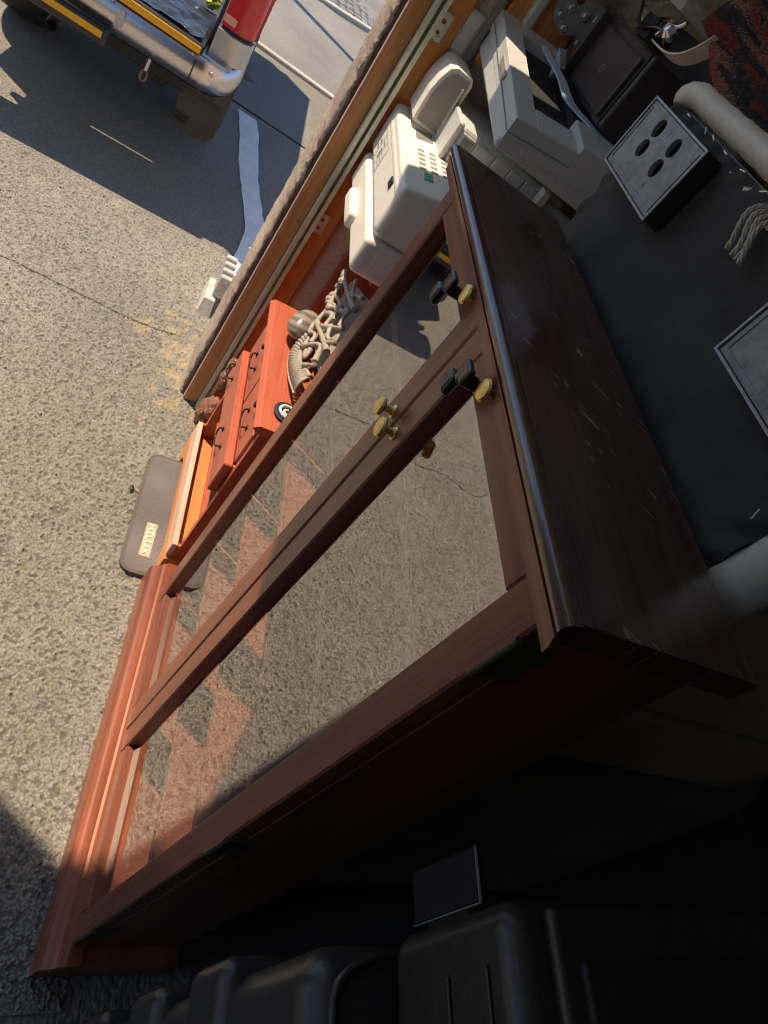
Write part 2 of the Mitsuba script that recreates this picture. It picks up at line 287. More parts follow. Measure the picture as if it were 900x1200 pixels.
# cobbled strip across the road
pv = struct('paving', rotz(sheet(8.14, 30, -20, 40, -0.006), 30, (8.1, -.42, 0)), 'm_road')
cob = []
for i in range(16):
    for j in range(24):
        x, y = 8.18 + i * 0.105 + rng.uniform(-.008, .008), -1.45 + j * 0.105 + (i % 2) * .05 + rng.uniform(-.01, .01)
        m = bx(x, x + .088, y, y + .088, -0.006, 0.012 + rng.uniform(0, .008), 0.012); rotz(m, 30, (8.1, -.42, 0))
        if 150 <= i * 24 + j < 450 or True:
            cob.append(m)
for m in cob[:290]: obj('paving__cobble', m, 'm_cobble', False)
k = obj('paving__cobbles', cat(*cob[290:]), 'm_cobble', False); lab(k, kind='stuff')

# ------------------------------------------------------------------ garage shell and open doorway
WX = 1.79
def rough_wall(x, y0, y1, z0, z1, s=0.02):
    Y, Z = np.meshgrid(np.linspace(y0, y1, int(abs(y1 - y0) / s) + 2), np.linspace(z0, z1, int((z1 - z0) / s) + 2), indexing='ij')
    return Y, Z
obj('garage__side_wall', bx(WX, WX + .19, -4.2, -.238, 0, 2.299, 0.012), 'm_plaster')
# thick rough-cast nosing on the outer corner of the pier
nz = np.linspace(0, 2.29, 420); nose = []
prof = [(WX - .004, -.2425), (WX - .012, -.239), (WX - .004, -.231), (WX + .05, -.226), (WX + .14, -.228), (WX + .185, -.236)]
zi, ii = np.meshgrid(nz, np.arange(6.), indexing='ij')
N1 = meshkit.fbm(np.c_[zi.ravel() * 55, ii.ravel() * 3, 0 * zi.ravel()], 3, seed=8).reshape(zi.shape); N2 = meshkit.fbm(np.c_[zi.ravel() * 60, ii.ravel() * 5, 2 + 0 * zi.ravel()], 3, seed=9).reshape(zi.shape)
v = np.array([[(x + .005 * (N1[j, i] - .5), y + .007 * (N2[j, i] - .5), z) for i, (x, y) in enumerate(prof)] for j, z in enumerate(nz)]).reshape(-1, 3)
n_ = len(prof); a = (np.arange(419)[:, None] * n_ + np.arange(n_ - 1)).ravel()
obj('garage__corner_render', trimesh.Trimesh(v, np.vstack([np.c_[a, a + 1, a + n_ + 1], np.c_[a, a + n_ + 1, a + n_]]), process=False), {'type': 'twosided', 'bsdf': {'type': 'ref', 'id': 'm_roughcast'}}, True)
obj('garage__roof', prism([(1.80, .155), (1.80, -4.2), (-.25, -4.2), (-.25, .83)], 2.3, 2.36, 2), 'm_limewash')
obj('garage__back_wall', bx(-.25, 2.0, -4.3, -4.2, 0, 2.3, 0), 'm_limewash')
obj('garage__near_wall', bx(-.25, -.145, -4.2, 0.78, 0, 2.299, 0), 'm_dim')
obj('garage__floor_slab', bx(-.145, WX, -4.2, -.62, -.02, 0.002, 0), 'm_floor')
k = obj('garage__door_post', bx(WX - .034, WX - .002, -.293, -.2525, 0, 2.29, 0.003), 'm_post'); lab(k, 'brown wooden door post along the doorway edge')
zz = np.linspace(0, 2.29, 300); ms = tube(np.c_[WX - .012 + 0 * zz, -.2445 + 0 * zz, zz], .0030 + .0022 * (meshkit.fbm(np.c_[zz * 70, 0 * zz, 0 * zz], 3, seed=5) - .4), 6)
obj('garage__mastic', ms, 'm_rubber', True)
obj('garage__post_edge', bx(WX - .030, WX - .006, -.2522, -.2482, 0, 2.29, 0.001), 'm_edge')
k = obj('garage__door_board', bx(WX - .024, WX - .001, -.376, -.2955, 0.05, 2.0, 0.003), 'm_board'); lab(k, 'orange varnished board inside the doorway')
ch = unary_union([sbox(WX - .060, -.3225, WX - .0245, -.3195), sbox(WX - .060, -.2965, WX - .0245, -.2935), sbox(WX - .060, -.3225, WX - .0565, -.312), sbox(WX - .060, -.3035, WX - .0565, -.2935), sbox(WX - .028, -.3225, WX - .0245, -.2935)])
k = obj('garage__door_track', prism(ch, 0.0, 2.0, 2) if ch.geom_type == 'Polygon' else cat(*[prism(g, 0, 2.0, 2) for g in ch.geoms if g.area > 1e-9]), 'm_galv', False); lab(k, 'galvanised steel door track fixed up the post')
for z in (0.22, 0.80, 1.37):
    pl = prism(Polygon(sbox(-.346, z - .028, -.3235, z + .028).buffer(.004).exterior).difference(Point(-.334, z + .012).buffer(.006)).difference(Point(-.334, z - .014).buffer(.005)), WX - .030, WX - .0245, 0)
    kk = obj('garage__track_bracket', pl, 'm_steel', False)
    obj(kk + '__screw', cat(lathe([(0, 0), (.0045, 0), (.004, .003), (0, .0035)], (WX - .030, -.327, z + .022), (-1, 0, 0), 10), lathe([(0, 0), (.0045, 0), (.004, .003), (0, .0035)], (WX - .030, -.342, z - .022), (-1, 0, 0), 10)), 'm_steel')
lab('garage', 'open garage doorway with rough plastered wall and orange wooden door frame', 'garage')
# second timber, rail and steel pivot plate deeper on the same wall
for q in ((-.478, -.4405), (-.60, -.505)): obj('wall_timber__plank', bx(WX - .03, WX - .001, *q, 1.36, 2.2, .003), 'm_board')
k2 = obj('wall_timber__rail', bx(WX - .05, WX - .001, -.5045, -.4785, 1.36, 2.2, .006), 'm_galv'); lab('wall_timber', 'red-brown timber with pale rail fixed to the wall behind the large grey printer', 'wall timber')
plate = Polygon([(-.525, 1.545), (-.505, 1.60), (-.53, 1.66), (-.60, 1.66), (-.612, 1.60), (-.585, 1.545), (-.555, 1.525)]).buffer(.006)
for c in ((-.532, 1.556, .006), (-.556, 1.541, .005), (-.553, 1.60, .010), (-.572, 1.628, .008)): plate = plate.difference(Point(c[0], c[1]).buffer(c[2]))
obj('pivot_plate__plate', prism(plate, WX - .060, WX - .054, 0), 'm_steel', False)
for y, z in ((-.536, 1.552), (-.560, 1.537), (-.585, 1.583), (-.548, 1.575)):
    obj('pivot_plate__bolt', lathe([(0, 0), (.009, 0), (.009, .006), (.006, .009), (0, .009)], (WX - .060, y, z), (-1, 0, 0), 6), 'm_steel', False)
lab('pivot_plate', 'dull steel door pivot plate with bolts on the wall above the black printer', 'bracket')
# socket and conduit on the inner wall
obj('wall_socket__plate', bx(WX - .012, WX - .001, -.418, -.345, 1.322, 1.442, .004), 'm_cream')
obj('wall_socket__cover', bx(WX - .017, WX - .0125, -.410, -.353, 1.346, 1.434, .003), 'm_cream')
obj('wall_socket__switch', bx(WX - .022, WX - .0175, -.382, -.369, 1.378, 1.396, .002), 'm_lightgrey')
lab('wall_socket', 'cream square wall socket plate with small switch beside the door track', 'wall socket')
zz = np.arange(1.20, 2.0, .004); rr = .0095 + .0013 * (np.arange(len(zz)) % 2)
k = obj('conduit', tube(np.c_[np.full(len(zz), WX - .012), np.full(len(zz), -.4275), zz], rr, 10), 'm_grey_plastic', False); lab(k, 'ribbed grey cable conduit running up beside the wall socket', 'conduit')
# what shades the near corner of the yard: the gate pier beyond the left edge of the picture
obj('gate_pier__shaft', bx(0.6, 1.645, 1.32, 1.9, 0, 5.0, .02), 'm_plaster'); obj('gate_pier__cap', bx(0.55, 1.66, 1.27, 1.95, 5.0, 5.08, .02), 'm_kerb')
lab('gate_pier', 'plastered gate pier standing in the yard left of the doorway', 'gate pier')
k = obj('street_pole', cat(tube([[8.83, 1.62, 0], [8.83, 1.62, 6.5]], .05, 14)), 'm_steel'); lab(k, 'steel pole standing across the road, throwing a thin shadow', 'pole')

# ------------------------------------------------------------------ display cabinet
C = 'display_cabinet'
obj(C + '__side_panel', bx(.2290, .247, -.502, -.3365, .02, 1.336, .002), 'm_dark_z')
obj(C + '__side_panel', bx(.957, .977, -.500, -.3365, .02, 1.336, .002), 'm_dark_z')
obj(C + '__back_panel', bx(.2475, .957, -.500, -.492, .05, 1.336, .0), 'm_inside')
obj(C + '__floor_board', bx(.2475, .957, -.492, -.338, .10, .118, .001), 'm_inside')
for z in (.365, .555, .745, .922, 1.12):
    obj(C + '__shelf', bx(.2475, .957, -.492, -.345, z - .016, z, .0015), 'm_inside')
obj(C + '__centre_post', bx(.590, .612, -.360, -.3365, .118, 1.336, .001), 'm_dark_z')
obj(C + '__plinth', prism([(-.505, 0), (-.279, 0), (-.279, .068), (-.2815, .076), (-.286, .080), (-.292, .082), (-.299, .087), (-.303, .095), (-.304, .099), (-.309, .100), (-.312, .104), (-.3135, .108), (-.336, .108), (-.336, .098), (-.505, .098)], .200, 1.035, 0), 'm_plinth')
obj(C + '__top', prism([(-.505, 1.338), (-.507, 1.343), (-.507, 1.361), (-.503, 1.365), (-.306, 1.365), (-.306, 1.338)], .204, 1.003, 0), 'm_top', 20)
ang = np.linspace(np.pi / 2, -np.pi / 2, 12)
obj(C + '__top_nosing', prism([(-.3055, 1.3465), (-.3055, 1.3645)] + [(-.3005 + .0085 * np.cos(a), 1.3557 + .0088 * np.sin(a)) for a in ang], .202, 1.004, 0), 'm_mould', 25)
obj(C + '__cornice', prism([(-.3055, 1.3255), (-.3055, 1.3460), (-.2960, 1.3460), (-.2965, 1.344), (-.3005, 1.337), (-.3025, 1.331), (-.3035, 1.3255)], .203, 1.003, 0), 'm_cornice', 25)
obj(C + '__frieze', bx(.215, .975, -.336, -.306, 1.3265, 1.3375, .001), 'm_dark_x')
FY, BY = -.311, -.335
def door(x0, x1, latch_x, knob_x):
    d = C + '__door' if C + '__door' not in used else f"{C}__door_{used[C + '__door'] + 1:03d}"
    used[C + '__door'] = used.get(C + '__door', -1) + 1
    z0, z1, w = .113, 1.3255, .044
    for a, b in ((x0, x0 + w), (x1 - w, x1)): obj(d + '__stile', bx(a, b, BY, FY, z0, z1, .0025), 'm_dark_z')
    obj(d + '__rail', bx(x0 + w, x1 - w, BY, FY - .0008, z0, z0 + .048, .0025), 'm_dark_x')
    obj(d + '__rail', bx(x0 + w, x1 - w, BY, FY - .0008, z1 - .034, z1, .0025), 'm_dark_x')
    g = trimesh.Trimesh([[x0 + w - .003, -.3262, z0 + .045], [x1 - w + .003, -.3262, z0 + .045], [x1 - w + .003, -.3262, z1 - .031], [x0 + w - .003, -.3262, z1 - .031]], [[0, 1, 2], [0, 2, 3]], process=False)
    obj(d + '__pane', g, 'm_glass', False)
    kn = lathe([(0, 0), (.0095, 0), (.0095, .002), (.0075, .003), (.0050, .007), (.0046, .013), (.0065, .0155), (.0125, .0175), (.0138, .0205), (.0125, .0232), (.007, .0248), (0, .0252)], (knob_x, FY, 1.152), (0, 1, 0), 28)
    obj(d + '__knob', kn, 'm_brass')
    return d
D0 = door(.602, .957, .70, .620); D1 = door(.229, .598, .49, .580)
lab(D0, 'far glazed cabinet door'); lab(D1, 'near glazed cabinet door')
for D, x in ((D0, .700), (D1, .530)):   # brass stud on the top rail with a black hook-shaped catch
    z = 1.322; x -= .030
    kb = obj(C + '__catch', cat(
        rbx(x + .004, x + .019, FY + .001, FY + .028, z - .024, z - .010, .005),
        rbx(x + .012, x + .034, FY + .016, FY + .029, z - .048, z - .022, .006),
        rbx(x - .006, x + .018, FY + .021, FY + .029, z - .018, z + .004, .0038)), 'm_gloss_black')
    lab(kb, 'glossy black hook catch')
    obj(kb + '__stud', lathe([(0, 0), (.005, 0), (.004, .004), (.004, .012), (.011, .0135), (.0125, .016), (.011, .0185), (.006, .0195), (0, .0198)], (x - .026, FY, z + .004), (0, 1, 0), 24), 'm_brass')
for z in (1.27, .745, .22):
    obj(C + '__hinge', cat(bx(.2272, .2288, -.352, -.337, z - .030, z + .030, .0005), bx(.2265, .2288, -.334, -.313, z - .030, z + .030, .0005), tube([[.2265, -.3105, z - .03], [.2265, -.3105, z + .03]], .0035, 10)), 'm_hinge')
lab(C, 'tall dark wooden display cabinet with two glazed doors standing in the garage doorway', 'display cabinet')

# ------------------------------------------------------------------ chest of drawers beyond the cabinet
CH, XA, XB = 'chest_of_drawers', 1.062, 1.530
def cr(m): return rotz(m, 1.6, (1.06, -.30, 0))
def cobj(k, m, b, s=30): return obj(CH + '__' + k, cr(m), b, s)
bF = -.323
cobj('side_panel', cat(bx(XA, XA + .016, -.62, bF, .075, .625, .001)), 'm_red_z'); cobj('side_panel', bx(XB - .016, XB, -.62, bF, .075, .625, .001), 'm_red_z')
cobj('back_panel', bx(XA + .016, XB - .016, -.618, -.610, .075, .625, 0), 'm_red_x')
topp = [(-.63, .625), (-.314, .625), (-.311, .630), (-.3065, .6305), (-.3055, .6345), (-.3015, .635), (-.300, .638), (-.3005, .642), (-.304, .6425), (-.3055, .6465), (-.309, .647), (-.3115, .650), (-.63, .650)]
cobj('top', prism(topp, XA - .008, XB + .010, 0), 'm_red_x', 25)
cobj('top_rail', bx(XA + .016, XB - .016, -.36, bF + .002, .598, .6248, .001), 'm_pine')
cobj('middle_rail', bx(XA + .016, XB - .016, -.36, bF - .003, .4785, .4875, .001), 'm_pine')
cobj('lower_rail', bx(XA + .016, XB - .016, -.36, bF + .001, .318, .330, .001), 'm_pine')
cobj('inner_board', bx(XA + .016, XB - .016, -.60, bF - .02, .19, .20, 0), 'm_red_x')
og = [(XA, 0), (XA + .045, 0), (XA + .055, .03), (XA + .08, .045), (XB - .08, .045), (XB - .055, .03), (XB - .045, 0), (XB, 0), (XB, .078), (XA, .078)]
cobj('base', cat(prism(og, -.322, -.304, 1), bx(XA, XA + .018, -.62, -.322, 0, .078, .001), bx(XB - .018, XB, -.62, -.322, 0, .078, .001)), 'm_pine')
cobj('base_moulding', prism([(-.60, .0785), (-.305, .0785), (-.302, .082), (-.304, .088), (-.309, .092), (-.60, .092)], XA - .004, XB + .004, 0), 'm_pine', 25)
def handle(key, x, z, y):
    c = smooth_path([[x - .031, y, z], [x - .031, y + .009, z - .001], [x - .021, y + .012, z - .012], [x, y + .012, z - .017], [x + .021, y + .012, z - .012], [x + .031, y + .009, z - .001], [x + .031, y, z]], 26)
    obj(key + '__handle', cr(cat(tube(c, .0022, 8), *[lathe([(0, 0), (.008, 0), (.007, .002), (.003, .004), (0, .004)], (x + s * .031, y, z), (0, 1, 0), 12) for s in (-1, 1)])), 'm_iron')
# lowest drawer, pulled right out and empty
k = cobj('drawer', cat(bx(XA + .003, XB - .003, -.316, -.302, .096, .150, .002)), 'm_edge'); lab(k, 'lowest drawer, pulled out and empty')
obj(k + '__bottom', cr(bx(XA + .012, XB - .012, -.56, -.316, .100, .106, 0)), 'm_pine')
obj(k + '__side', cr(bx(XA + .002, XA + .012, -.56, -.316, .096, .148, .001)), 'm_red_x'); obj(k + '__side', cr(bx(XB - .012, XB - .002, -.56, -.316, .096, .148, .001)), 'm_red_x')
# middle drawer stands proud, upper two closed
k = cobj('drawer', bx(XA + .018, XB - .018, -.3215, -.300, .372, .478, .003), 'm_red_x', 20); lab(k, 'middle drawer standing proud of the chest')
obj(k + '__side', cr(bx(XA + .024, XA + .036, -.56, -.322, .380, .466, .001)), 'm_pine'); obj(k + '__side', cr(bx(XB - .036, XB - .024, -.56, -.322, .380, .466, .001)), 'm_pine')
obj(k + '__bottom', cr(bx(XA + .036, XB - .036, -.56, -.322, .384, .390, 0)), 'm_pine')
for x in (XA + .150, XB - .060): handle(k, x, .424, -.300)
for x0, x1 in ((XA + .018, 1.283), (1.287, XB - .018)):
    k = cobj('drawer', bx(x0, x1, -.335, -.3175, .489, .594, .003), 'm_red_x', 20)
    handle(k, (x0 + x1) / 2 - .004, .545, -.3175)
    obj(k + '__knob', cr(lathe([(0, 0), (.004, 0), (.004, .008), (.008, .011), (.007, .016), (0, .018)], ((x0 + x1) / 2 - .02, -.321, .610), (0, 1, 0), 14)), 'm_iron')
lab(CH, 'small red-orange chest of drawers with its lowest drawer open beside the tall cabinet', 'chest of drawers')

# egg, carving and swirl dish on the chest
eg = trimesh.creation.icosphere(subdivisions=4, radius=1.0); v = eg.vertices.copy()
v[:, :2] *= (1 - .14 * v[:, 0:1]); v *= (.058, .036, .036); eg.vertices = v; rotz(eg, -24, (0, 0, 0)); eg.apply_translation((1.432, -.368, .690))
k = obj('stone_egg', eg, 'm_egg', True); lab(k, 'polished brown and grey banded stone egg lying on the red chest', 'stone egg')
def cpt(x, y):   # carving: a leaning curved openwork plate, local (x along, y up the slope)
    yy = -.362 - .5 * (y) - .22 * x * x * 0
    return (1.20 + x, yy, .655 + y * .98)
CARV = 'carved_ornament'
SH = np.array([-.020, .0055, .0145])
A_ = lambda *p: np.array(p, float) / 1000 + SH
outer = smooth_path(A_((1190, -372, 664), (1254, -363, 647), (1318, -359, 637), (1369, -361, 642), (1396, -369, 658), (1407, -382, 684)), 60)
inner = smooth_path(A_((1225, -389, 698), (1283, -379, 677), (1328, -373, 667), (1357, -376, 671), (1392, -383, 685)), 60)
mid = (outer + inner) / 2
obj(CARV + '__rim', cat(tube(inner, .0058, 10), tube(outer, .0036, 8)), 'm_carving', True)
leaf = []
for i in range(1, 59, 3):
    a, b = inner[max(i - 3, 0)], outer[i] * 1.0
    c = (a + b) / 2 + (0, .007, .007)
    leaf.append(tube(smooth_path([a, c, b], 9), [.0012, .003, .0042, .0048, .0048, .0043, .0036, .0026, .001], 8))
obj(CARV + '__leaf_band', cat(*leaf), 'm_carving', True)
back = np.vstack([mid, mid + (0, -.012, -.010)]); i = np.arange(59)
obj(CARV + '__backing', trimesh.Trimesh(back, np.vstack([np.c_[i, i + 1, 61 + i], np.c_[i, 61 + i, 60 + i], np.c_[i + 1, i, 61 + i]]), process=False), two({'type': 'ref', 'id': 'm_carving'}), False)
br = [((1404, -382, 684), (1436, -393, 706), (1456, -401, 721), (1469, -408, 735), (1437, -423, 765), (1412, -437, 794)), ((1436, -393, 706), (1375, -400, 720), (1327, -406, 731), (1283, -410, 740)),
      ((1356, -377, 673), (1347, -386, 692), (1322, -401, 721), (1285, -398, 716), (1264, -395, 711)), ((1608, -427, 775), (1543, -430, 780), (1467, -436, 793), (1400, -444, 808)),
      ((1469, -408, 735), (1494, -411, 741), (1527, -417, 755), (1550, -423, 765), (1577, -426, 772), (1611, -430, 779)), ((1403, -400, 720), (1379, -413, 746), (1345, -429, 779)),
      ((1496, -433, 785), (1467, -444, 807), (1433, -454, 829)), ((1401, -384, 688), (1383, -392, 704), (1353, -387, 695)), ((1322, -407, 735), (1313, -414, 749), (1302, -420, 760)),
      ((1274, -381, 683), (1266, -389, 697), (1252, -396, 712)), ((1330, -383, 686), (1303, -381, 683), (1327, -388, 697)), ((1535, -445, 810), (1497, -441, 801), (1455, -442, 804)),
      ((1446, -406, 733), (1418, -412, 745), (1403, -407, 735), (1376, -415, 750)), ((1437, -423, 765), (1421, -418, 755), (1400, -416, 752)), ((1507, -418, 756), (1481, -422, 764), (1443, -426, 772)),
      ((1376, -413, 746), (1353, -410, 740), (1319, -414, 749)), ((1412, -437, 794), (1394, -430, 781), (1359, -424, 768)), ((1504, -405, 730), (1475, -415, 750), (1437, -423, 765))]
tb = []
for b in br:
    q = smooth_path(A_(*b), 22); rad = .0074 if len(b) > 3 else .0058
    tb.append(tube(q + (0, .004, .004), rad * (1 + .35 * np.cos(np.linspace(-2.6, 2.6, 22)) * -.6), 10))
for c in ((1511, -409, 737), (1547, -421, 762), (1568, -425, 770), (1519, -413, 746), (1587, -428, 775), (1470, -410, 738), (1437, -423, 765)):
    s_ = trimesh.creation.icosphere(subdivisions=2, radius=.0115); s_.apply_translation(A_(c)[0] + (0, .004, .004)); tb.append(s_)
bk = A_((1404, -382, 684), (1470, -408, 735), (1611, -430, 779), (1400, -475, 850), (1250, -430, 775), (1264, -390, 705)) + (0, -.022, -.012)
obj(CARV + '__ground', hull(np.vstack([bk, bk + (0, -.008, -.006)])), 'm_carving', False)
obj(CARV + '__openwork', cat(*tb), 'm_carving', True)
lab(CARV, 'pale carved openwork ornament of leaves and twisted stems leaning on the red chest', 'carving')
sw = smooth_path([(1.123 + r * math.cos(t), -.366 + r * math.sin(t), .657 + .003 * t / 6) for t, r in zip(np.linspace(0, 11, 40), np.linspace(.007, .026, 40))], 120)
obj('swirl_dish__bowl', lathe([(0, 0), (.030, 0), (.034, .006), (.032, .008), (.028, .005), (0, .004)], (1.123, -.366, .6505), (0, 0, 1), 28), 'm_swirl', 40)
obj('swirl_dish__swirl', tube(sw, .0038, 8), 'm_lightgrey', True)
lab('swirl_dish', 'small dark dish with pale spiral on the near corner of the red chest', 'dish')

# ------------------------------------------------------------------ printers on a stand behind the chest
obj('printer_stand__side', bx(1.30, 1.32, -.95, -.44, 0, .945, .002), 'm_red_z'); obj('printer_stand__side', bx(1.755, 1.775, -.95, -.44, 0, .945, .002), 'm_red_z')
obj('printer_stand__shelf', bx(1.32, 1.755, -.95, -.44, .40, .42, .002), 'm_red_x'); obj('printer_stand__top', bx(1.29, 1.78, -.97, -.40, .9455, .9615, .002), 'm_red_x')
obj('printer_stand__back', bx(1.32, 1.755, -.95, -.94, 0, .945, 0), 'm_red_x')
lab('printer_stand', 'red wooden stand under the printers against the garage wall', 'stand')
P1 = 'fax_printer'
def tilt(m, deg, axis, about): m.apply_transform(trimesh.transformations.rotation_matrix(math.radians(deg), axis, about)); return m
obj(P1 + '__base', rbx(1.268, 1.742, -.60, -.334, .962, 1.0515, .016), 'm_cream', 40)
obj(P1 + '__foot_step', rbx(1.45, 1.60, -.40, -.318, .962, 1.004, .012), 'm_cream', 40)
obj(P1 + '__body', rbx(1.275, 1.765, -.60, -.338, 1.0535, 1.172, .020), 'm_cream', 40)
pan = hull(np.vstack([trimesh.creation.icosphere(subdivisions=2, radius=.012).vertices + c for c in ((1.288, -.352, 1.166), (1.288, -.475, 1.196), (1.752, -.352, 1.172), (1.752, -.475, 1.204), (1.288, -.475, 1.14), (1.752, -.475, 1.14), (1.288, -.352, 1.14), (1.752, -.352, 1.14))]))
obj(P1 + '__control_panel', pan, 'm_cream', 40)
def onpan(x, y, dz=0.0): return (x, y, 1.1785 + (-.352 - y) * .244 + (x - 1.288) * .013 + dz)
def key_(x0, x1, y0, y1, h=.002): return hull([onpan(x, y, dz) for x in (x0, x1) for y in (y0, y1) for dz in (-.002, h)])
obj(P1 + '__screen', key_(1.565, 1.625, -.418, -.378, .0012), 'm_screen', False)
for i in range(5):
    for j in range(3):
        x, y = 1.40 + i * .024, -.378 - j * .026
        obj(P1 + '__key', key_(x, x + .012, y - .015, y, .0014), 'm_grey_plastic', False)
for i in range(6): obj(P1 + '__key', key_(1.53 + i * .020, 1.541 + i * .020, -.452, -.432, .0022), 'm_lightgrey', False)
obj(P1 + '__start_key', key_(1.352, 1.386, -.404, -.386, .0028), 'm_green_print', False)
for i in range(9): obj(P1 + '__panel_print', key_(1.645 + .011 * i, 1.648 + .011 * i, -.40 - .01 * (i % 2), -.362, .0003), 'm_print', False)
# label of outlined boxes on the flank
lb = [sbox(a, c, b, d) for a, b, c, d in ((1.555, 1.557, 1.072, 1.135), (1.695, 1.697, 1.072, 1.135), (1.555, 1.697, 1.072, 1.0735), (1.555, 1.697, 1.1335, 1.135), (1.60, 1.601, 1.072, 1.135), (1.648, 1.649, 1.072, 1.135), (1.565, 1.592, 1.084, 1.087), (1.565, 1.588, 1.095, 1.098), (1.565, 1.592, 1.106, 1.109), (1.61, 1.625, 1.085, 1.11), (1.66, 1.685, 1.09, 1.096), (1.66, 1.68, 1.105, 1.112), (1.61, 1.64, 1.118, 1.122))]
obj(P1 + '__label_print', cat(*[prism(b, -.3385, -.3372, 1) for b in lb]), 'm_print', False)
obj(P1 + '__port', bx(1.2735, 1.2765, -.46, -.425, 1.075, 1.10, .0005), 'm_black_matt')
obj(P1 + '__latch', bx(1.355, 1.385, -.3395, -.3345, 1.128, 1.146, .001), 'm_black_matt')
arch = [(-.365, 1.205), (-.364, 1.275), (-.369, 1.308), (-.378, 1.335), (-.390, 1.343), (-.425, 1.343), (-.430, 1.334), (-.432, 1.205)]
obj(P1 + '__feeder', prism(Polygon(arch).buffer(.004), 1.626, 1.755, 0), 'm_cream', 40)
obj(P1 + '__feeder_face', prism(Polygon([(y, z) for y, z in arch]).buffer(-.004), 1.6215, 1.6258, 0), 'm_grey_plastic', 40)
obj(P1 + '__feeder_lip', prism([(-.421, 1.215), (-.416, 1.32), (-.420, 1.322), (-.425, 1.215)], 1.612, 1.6213, 0), 'm_lightgrey')
obj(P1 + '__tray_base', hull([(x, y, z) for x in (1.30, 1.75) for y, z in ((-.478, 1.14), (-.478, 1.212), (-.60, 1.232), (-.60, 1.14))]), 'm_cream', 30)
for i in range(7): obj(P1 + '__vent', bx(1.2735, 1.2765, -.56 + i * .011, -.555 + i * .011, 1.085, 1.135, .0005), 'm_black_matt')
obj(P1 + '__seam', bx(1.30, 1.70, -.3392, -.3372, 1.1475, 1.1487, .0002), 'm_print')
obj(P1 + '__paper_door', bx(1.2665, 1.2685, -.56, -.37, .978, 1.035, .0006), 'm_cream')
lab(P1, 'cream fax printer with keypad and small screen on the printer stand, nearest the door frame', 'printer')
P3 = 'paper_tray_unit'
obj(P3 + '__case', bx(1.503, 1.76, -.74, -.437, 1.15, 1.284, .006), 'm_lightgrey')
obj(P3 + '__front_tray', bx(1.50, 1.75, -.4365, -.424, 1.18, 1.290, .004), 'm_lightgrey')
for a_, b_ in ((-.476, -.441), (-.530, -.480), (-.575, -.534), (-.620, -.579), (-.656, -.624)): obj(P3 + '__panel', bx(1.4965, 1.5035, a_, b_, 1.16, 1.276, .002), 'm_lightgrey')
obj(P3 + '__slot', bx(1.4945, 1.4968, -.472, -.446, 1.225, 1.268, .001), 'm_print')
obj(P3 + '__tab', bx(1.470, 1.502, -.684, -.664, 1.235, 1.290, .002), 'm_cream')
obj(P3 + '__lower_panel', bx(1.488, 1.5028, -.80, -.690, 1.10, 1.270, .004), 'm_lightgrey')
lab(P3, 'cream and grey paper tray unit squeezed under the large grey printer', 'paper tray')
P2 = 'large_printer'
def skew(pts):   # near face at x 1.30, far face at x 1.74: a body that tips up towards the wall
    return pts
near = [(-.446, 1.336), (-.453, 1.400), (-.681, 1.430), (-.687, 1.336)]
far = [(-.432, 1.388), (-.434, 1.480), (-.665, 1.505), (-.665, 1.388)]
s8 = trimesh.creation.icosphere(subdivisions=2, radius=.010).vertices
def body(n4, f4, xn, xf, s=s8): return hull(np.vstack([s + (xn + .01, y, z) for y, z in n4] + [s + (xf, y, z) for y, z in f4]))
low_n = [(-.452, 1.342), (-.458, 1.3665), (-.677, 1.394), (-.677, 1.342)]; low_f = [(-.438, 1.395), (-.440, 1.444), (-.660, 1.466), (-.660, 1.395)]
up_n = [(-.456, 1.381), (-.459, 1.3925), (-.676, 1.4225), (-.676, 1.388)]; up_f = [(-.438, 1.442), (-.440, 1.470), (-.660, 1.495), (-.660, 1.444)]
obj(P2 + '__base', body(low_n, low_f, 1.300, 1.74), 'm_lightgrey', 30)
# upper tray: a frame of four walls round a sunken black paper tray
def W(x, t):   # y, z of the tray rim at x, t = 0 (front) .. 1 (rear)
    u = (x - 1.30) / .44; y0, y1 = -.4565 + .018 * u, -.676 + .016 * u; z0, z1 = 1.4025 + .078 * u, 1.4325 + .073 * u
    return y0 + (y1 - y0) * t, z0 + (z1 - z0) * t
def wall(x0, x1, t0, t1, drop0, drop1=None, top=0.0):
    pts = []
    for x in (x0, x1):
        for t in (t0, t1):
            y, z = W(x, t)
            pts += [(x, y, z + top - .002), (x, y - (.002 if t == t0 else -.002), z + top), (x, y, z - drop0)]
    return hull(pts)
obj(P2 + '__rim', wall(1.292, 1.752, -.055, .17, .045), 'm_lightgrey')
obj(P2 + '__rim', wall(1.292, 1.37, .171, .60, .055), 'm_lightgrey')
obj(P2 + '__rim', wall(1.292, 1.40, .602, 1.03, .058, top=.014), 'm_lightgrey')
obj(P2 + '__rim', wall(1.69, 1.752, .171, 1.02, .026), 'm_lightgrey')
obj(P2 + '__tray_well', wall(1.371, 1.689, .172, 1.02, .030, top=-.022), 'm_black_matt')
obj(P2 + '__tray_slope', hull([(1.372, *W(1.372, .2)), (1.372, *W(1.372, .6)), (1.372, W(1.372, .2)[0], 1.39), (1.372, W(1.372, .6)[0], 1.40), (1.44, W(1.44, .3)[0], 1.402), (1.44, W(1.44, .6)[0], 1.412)]), 'm_lightgrey')
def on2(x, t, h): y, z = W(x, t); return (x, y, z + h)
gd = smooth_path([on2(1.665, .36, .012), on2(1.60, .43, .012), on2(1.55, .50, .010), on2(1.50, .56, .004), on2(1.46, .66, .006), on2(1.41, .80, .012), on2(1.37, .98, .018)], 40)
gl = []
